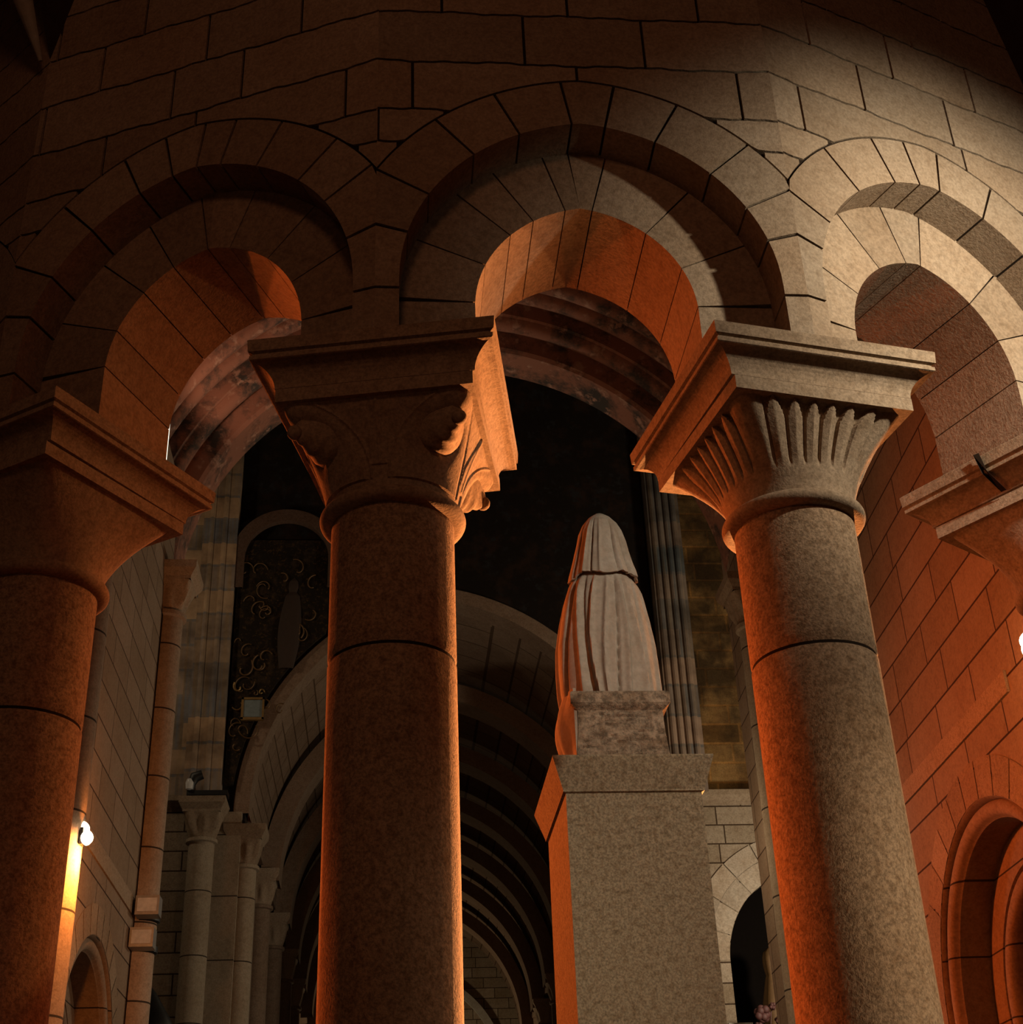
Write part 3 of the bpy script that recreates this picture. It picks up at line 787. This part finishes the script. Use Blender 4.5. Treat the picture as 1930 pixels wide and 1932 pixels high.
# ------------------------------------------------------------------ crossing: west wall, nave opening, painted surfaces
NX, NY = .36, 30.0
mb = MB(); wall_arches(mb, -4.55, 5.30, 9.0, 27, [(NX, 4.36, .9, 10.9)], depth=.6)
mb.v = [(x, y+NY, z) for x, y, z in mb.v]
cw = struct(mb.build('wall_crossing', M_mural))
a_ = MB(); arch_sweep(a_, [(4.62, -.03), (4.60, -.06), (4.28, -.06), (4.28, .7)], 10.9, .9, None, 40, 0, (1, 1, 1), NX); a_.build('arch_ring', M_rib, cw, (0, NY, 0), smooth=40)
for side, x0, x1, mt, nm in ((-1, -5.32, -4.52, M_blueL, 'pilaster_left'), (1, 5.36, 6.14, M_blueR, 'pilaster_right')):
    m_ = MB(); m_.box((x0, NY-.35, 11.2), (x1, NY+.3, 27)); 
    if side > 0:
        for q in range(4): m_.lathe([(.075, 11.2), (.075, 27)], 10, x0+.12+q*.17, NY-.35)
    else:
        for q in range(2): m_.lathe([(.06, 11.2), (.06, 27)], 10, x0+.2+q*.3, NY-.35)
    struct(m_.build('trim_2' if side < 0 else 'trim_3', mt))
m_ = MB(); m_.box((-12, NY, 11.2), (-5.32, NY+.5, 27)); struct(m_.build('wall_transept_upper_left', M_blueL))
m_ = MB(); m_.box((6.14, NY, 11.2), (13, NY+.5, 27)); struct(m_.build('wall_transept_upper_right', M_ochre))
m_ = MB(); m_.box((-12, NY-.1, 0), (-4.4, NY+.5, 11.2)); wl = struct(m_.build('wall_transept_lower_left', M_wallx))
m_ = MB(); wall_arches(m_, 4.6, 13, 0, 11.2, [(8.05, 1.78, .2, 7.55)], NY-.1, .6); wrr = struct(m_.build('wall_transept_lower_right', M_wallx))
m_ = MB()
for p_, q_ in zip(range(0, 11), range(1, 12)):
    for r0_, r1_ in ((1.785, 2.22), (2.225, 2.62)):
        ths = [PI*(p_+.02)/11 + PI*.96/11*i/4 for i in range(5)]
        T = tint(.2, .05)
        m_.grid([[(8.05+r0_*math.cos(t), NY-.115-(.02 if r0_ > 2 else 0), 7.6+r0_*1.02*math.sin(t)) for t in ths], [(8.05+r1_*math.cos(t), NY-.115-(.02 if r0_ > 2 else 0), 7.6+r1_*1.02*math.sin(t)) for t in ths]], False, T)
m_.build('arch_head', M_pale, wrr)
m_ = MB(); m_.box((6.05, NY-.28, 5.95), (6.55, NY+.3, 6.32)); m_.build('arch_impost', M_marble, wrr)
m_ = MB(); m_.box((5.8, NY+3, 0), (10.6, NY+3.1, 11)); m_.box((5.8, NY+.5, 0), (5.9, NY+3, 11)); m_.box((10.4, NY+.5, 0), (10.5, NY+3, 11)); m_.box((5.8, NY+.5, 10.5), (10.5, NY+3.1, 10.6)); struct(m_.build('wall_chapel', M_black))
for x0, x1, nm in ((-12, -5.1, 'trim_4'), (5.9, 13, 'trim_5')):
    m_ = MB(); m_.prism([(x0, NY-.1, 10.95), (x0, NY-.22, 11.02), (x0, NY-.32, 11.12), (x0, NY-.32, 11.24), (x0, NY-.1, 11.28)], (x1-x0, 0, 0)); struct(m_.build(nm, M_rib2))
# crossing vault and outer transept ends, in darkness
m_ = MB(); m_.box((-13, 21.3, 27), (13.5, NY+.6, 27.2)); struct(m_.build('ceiling_crossing', M_dark))
m_ = MB(); m_.box((-12.6, 21.3, 0), (-12.4, NY+.6, 27)); struct(m_.build('wall_transept_end_left', M_wallx))
m_ = MB(); m_.box((13, 21.3, 0), (13.2, NY+.6, 27)); struct(m_.build('wall_transept_end_right', M_wallx))
for x0, x1, nm in ((-12.4, XL-.9, 'wall_transept_east_left'), (XR+1.6, 13, 'wall_transept_east_right')):
    m_ = MB(); m_.box((x0, 21.3, 0), (x1, 21.6, 27)); struct(m_.build(nm, M_wallx))

# engaged columns of the crossing and the nave piers
engaged('engaged_column', -4.82, 29.55, .27, 10.15, 'pale engaged column on the left, floodlight standing on its capital', 1, M_shaftl, capw=1.45, caph=.8, group='engaged columns of the nave')
for i, (y, lab) in enumerate(((30.2, 'nave pier shaft under the first arch, nearest right of the pale column'), (34.3, 'nave pier shaft under the second rib, half in shadow'), (38.75, 'dark nave pier shaft under the third rib'), (43.2, 'narrow dark nave pier shaft, fourth along the left side'), (47.6, 'thin nave pier shaft, fifth along, just left of the volute column'))):
    x = NX - 4.33 + .0*i
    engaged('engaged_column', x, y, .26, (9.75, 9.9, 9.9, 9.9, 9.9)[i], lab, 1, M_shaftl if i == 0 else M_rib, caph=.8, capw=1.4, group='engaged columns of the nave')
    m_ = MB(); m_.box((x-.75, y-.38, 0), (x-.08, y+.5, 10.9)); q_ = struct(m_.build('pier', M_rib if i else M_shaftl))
for i, y in enumerate((34.3, 38.75, 43.2, 47.6, 52.0)):
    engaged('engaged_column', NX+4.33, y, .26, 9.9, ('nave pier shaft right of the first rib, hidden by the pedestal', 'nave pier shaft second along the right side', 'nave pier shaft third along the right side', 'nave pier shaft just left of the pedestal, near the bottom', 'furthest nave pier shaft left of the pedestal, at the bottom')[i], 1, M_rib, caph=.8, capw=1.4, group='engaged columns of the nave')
# nave vault, ribs, side walls, end wall
VA, VE, VS = 4.28, .9, 10.9
m_ = MB(); arch_sweep(m_, [(VA, y) for y in (30.6, 38, 46, 54, 62)], VS, VE, None, 30, 0, (1, 1, 1), NX); struct(m_.build('ceiling_nave', M_vault, smooth=40))
for side in (-1, 1):
    m_ = MB(); x = NX+side*(VA+.56); m_.box((min(x, x+side*.4), 30.6, 0), (max(x, x+side*.4), 62, VS+.05)); struct(m_.build('wall_nave_left' if side < 0 else 'wall_nave_right', M_wall))
for side in (-1, 1):
    m_ = MB(); x0_, x1_ = sorted((NX+side*(VA-.01), NX+side*(VA+.62))); m_.box((x0_, 30.6, VS-.02), (x1_, 62, VS+.12)); struct(m_.build('trim_%d' % (15 if side < 0 else 16), M_rib))
for i, y in enumerate((34.0, 38.45, 42.9, 47.3, 51.8, 56.2)):
    m_ = MB(); arch_sweep(m_, [(VA+.05, y), (VA-.40, y), (VA-.40, y+.85), (VA+.05, y+.85)], VS-.4, VE, None, 30, 0, (1, 1, 1), NX)
    m_.v = [(a1_, b1_, c1_+.0) for a1_, b1_, c1_ in m_.v]
    struct(m_.build('trim_%d' % (6+i), M_rib, smooth=40))
m_ = MB(); m_.box((-4.2, 61.5, 0), (5, 62, 17)); ew = struct(m_.build('wall_nave_end', M_wallx))
m_ = MB(); arch_sweep(m_, [(3.7, 0), (3.7, -.25), (3.4, -.25), (3.4, 0)], 9.4, .7, None, 30, 0, (1, 1, 1), NX); m_.build('end_arch', M_marble, ew, (0, 61.5, 0), smooth=40)

# ------------------------------------------------------------------ dark altarpiece in the left spandrel
al_ = empty('altarpiece', (-3.35, 29.9, 0), 0, 'dark carved altarpiece with gilded scrolls, high left of the nave arch', 'altarpiece')
m_ = MB()
def ring_x(z): return NX + .9 - math.sqrt(max(.01, 5.54**2-(z-10.9)**2)) - .03 + 3.35
for i in range(30):
    z0_, z1_ = 11.5+i*.2, 11.7+i*.2
    xa_, xb_ = min(1.0, ring_x(z0_)), min(1.0, ring_x(z1_))
    m_.prism([(-1.12, -.1, z0_), (xa_, -.1, z0_), (xb_, -.1, z1_), (-1.12, -.1, z1_)], (0, .1, 0))
m_.build('panel', M_carve, al_)
m_ = MB(); arch_sweep(m_, [(1.28, -.05), (1.28, -.22), (.98, -.22), (.98, -.05)], 17.0, 0, 16.2, 24); m_.build('niche_arch', M_niche, al_, smooth=40)
m_ = MB(); rows = []
for i in range(25):
    t = i/24; w_ = (.16 + .10*math.sin(PI*min(1, t*1.25))) if t < .82 else .11*math.sqrt(max(0, 1-((t-.90)/.10)**2)) + .005
    rows.append([(.10 + .10*t + w_*math.cos(PI*j/10), -.11 - w_*.35*math.sin(PI*j/10), 14.2 + 2.3*t) for j in range(11)])
m_.grid(rows, False); m_.build('painted_figure', M_paint, al_)
m_ = MB(); m_.box((-.79, -.17, 13.02), (-.38, -.10, 13.42)); m_.build('mirror', M_mirror, al_)
def scroll(x, z, r, turns, a0, flip, rad, mat):
    s_ = MB(); pts = []
    for i in range(33):
        t = i/32; a = a0 + turns*2*PI*t; q = r*(1-.75*t); pts.append((x + flip*q*math.cos(a), -.14, z + q*1.2*math.sin(a)))
    s_.tube(pts, rad, 6); s_.build('scroll', mat, al_, smooth=60)
for a in ((-.93, 13.75, .13, .6, 2.4, 1, .022, M_gold), (-.90, 13.35, .16, .5, 3.6, 1, .016, M_gold), (-.30, 13.30, .12, .6, 1.5, -1, .018, M_gold2), (-.58, 12.80, .30, .5, 3.4, 1, .016, M_gold2),
          (-.42, 13.62, .07, .9, 0, 1, .016, M_gold), (-.55, 13.60, .06, .9, 2, -1, .014, M_gold2), (.02, 13.2, .13, .8, 1, 1, .014, M_gold2), (-.62, 15.6, .25, .45, 1.0, 1, .016, M_gold2), (-.45, 16.2, .22, .5, .2, -1, .014, M_gold2),
          (.62, 15.6, .2, .5, 4, 1, .016, M_gold2), (.66, 16.3, .22, .5, 1.4, 1, .018, M_gold2), (.4, 15.0, .18, .7, 2, -1, .014, M_gold2), (-.8, 14.6, .18, .7, 1, 1, .014, M_gold2)): scroll(*a)
rng = random.Random(5)
for q in range(26):
    z_ = 12.2 + 4.6*rng.random(); x_ = -1.0 + (min(.9, ring_x(z_)) + .85)*rng.random()
    if abs(x_+.58) < .4 and abs(z_-13.2) < .4: continue
    scroll(x_, z_, .10+.14*rng.random(), .4+.5*rng.random(), 6.28*rng.random(), rng.choice((-1, 1)), .012+.008*rng.random(), M_gold2)
m_ = MB()
for x0, x1, z0, z1 in ((-.84, -.79, 12.96, 13.48), (-.38, -.34, 12.96, 13.48), (-.84, -.34, 12.95, 13.01), (-.84, -.34, 13.43, 13.48)): m_.box((x0, -.19, z0), (x1, -.1, z1))
m_.build('mirror_frame', M_gold, al_)

# ------------------------------------------------------------------ small things
f = empty('floodlight', (-4.85, 29.2, 11.05), 0, 'small dark floodlight standing on the capital of the pale left column', 'floodlight', 'floodlights')
m_ = MB(); m_.box((-.30, -.1, .0), (.55, .25, .10)); m_.build('base', M_iron, f)
m_ = MB(); m_.tube([(-.20, -.05, .10), (-.22, -.05, .24), (-.16, -.05, .40), (.0, -.05, .46)], [.05, .09, .12, .10], 12); m_.build('housing', M_iron, f, smooth=50)
m_ = MB(); m_.lathe([(.0, .0), (.075, .02), (.09, .16), (.06, .24)], 16, -.25, -.1); m_.v = [(x, y, z+.1) for x, y, z in m_.v]; m_.build('lens', M_lens, f, smooth=50)
f = empty('floodlight', (XL+.12, 20.0, 5.9), 0, 'pair of floodlights strapped round the slim left wall shaft', 'floodlight', 'floodlights')
for z_ in (.02, .44):
    m_ = MB(); m_.lathe([(.245, z_-.02), (.28, z_), (.28, z_+.08), (.245, z_+.10)], 24, -.07, .25, -1.45, 1.45); m_.build('strap', M_iron, f, smooth=40)
for z_, x_ in ((.45, .12), (.02, .08)):
    m_ = MB(); m_.box((x_-.18, -.28, z_-.02), (x_+.14, .0, z_+.24)); hs = m_.build('housing', M_grey, f)
    m_ = MB(); m_.box((x_-.15, -.30, z_+.02), (x_+.11, -.27, z_+.20)); m_.build('lens', M_lens, hs)

sc_ = empty('carved_figure', (-4.70, 23.0, 4.35), 0, 'black carved figure peeping out at the bottom left beside the slim shaft', 'sculpture')
m_ = MB(); rows = []
for i in range(21):
    t = i/20; r = .24*math.sin(PI*min(1, t*.9+.08))**.7*(1+.12*math.sin(t*14)); rows.append([(.25*math.sin(t*3)+r*math.cos(2*PI*j/20)*1.0, r*.8*math.sin(2*PI*j/20), .2+1.5*t) for j in range(20)])
m_.grid(rows, True); m_.cap(rows[-1]); m_.cap(rows[0][::-1]); m_.box((-.3, -.3, -4.35), (.5, .3, .25)); m_.build('figure', M_iron, sc_, smooth=60)
m_ = MB(); m_.tube([(.38, -.2, .5), (.46, -.22, .7), (.44, -.22, .95)], [.03, .05, .02], 8); m_.build('gilded_detail', M_gold, sc_, smooth=60)

fl = empty('flower_arrangement', (6.62, 29.2, 5.9), 0, 'reddish round flower heads at the bottom in front of the dark arch', 'flowers')
m_ = MB(); m_.lathe([(.05, -5.9), (.05, -.5), (.16, -.4), (.20, -.1), (.17, -.1)], 16); m_.build('stand', M_iron, fl, smooth=40)
for x, z, r in ((0, .48, .20), (.32, .35, .10), (.22, .62, .09), (-.12, .22, .12)):
    m_ = MB()
    for q in range(14):
        a = 2*PI*q/14; rr2 = r*(.55 if q % 2 else .85)
        c_ = Vector((x+rr2*.6*math.cos(a), -.05-.04*(q % 3), z+rr2*.6*math.sin(a)))
        m_.grid([[c_ + Vector((r*.4*math.sin(PI*i/6)*math.cos(2*PI*j/8), r*.25*math.sin(PI*i/6)*math.sin(2*PI*j/8), r*.4*math.cos(PI*i/6))) for j in range(8)] for i in range(7)], True)
    m_.tube([(x, 0, z), (x*.5, .02, -.1)], .012, 6)
    m_.build('flower', M_redf, fl, smooth=60)
m_ = MB()
for q in range(16):
    a = random.random()*6.3; l_ = .2+.25*random.random(); p0 = Vector((0, .05, -.05)); p1 = p0 + Vector((math.cos(a)*l_, .1*random.random(), .15+.3*random.random()))
    s_ = Vector((.03, .02, 0)); mid = (p0+p1)/2; m_.poly([p0, mid+s_, p1, mid-s_])
m_.build('foliage', M_leaf, fl)
gs = empty('gilded_statue', (7.5, 31.2, 0), 0, 'dim gilded figure standing inside the dark arch at lower right', 'statue')
m_ = MB(); rows = []
for i in range(31):
    t = i/30; z = 5.2+2.9*t; r = (.34-.10*t if t < .6 else .28-.12*(t-.6)/.2 if t < .8 else .15+.04*math.sin((t-.8)/.2*PI)) * (1 if t < .97 else .5)
    rows.append([(r*(1+.1*math.sin(5*2*PI*j/24))*math.cos(2*PI*j/24), .7*r*math.sin(2*PI*j/24), z) for j in range(24)])
m_.grid(rows, True); m_.cap(rows[-1]); m_.cap(rows[0][::-1]); m_.box((-.45, -.4, 0), (.45, .4, 5.2)); m_.build('figure', M_gold2, gs, smooth=50)
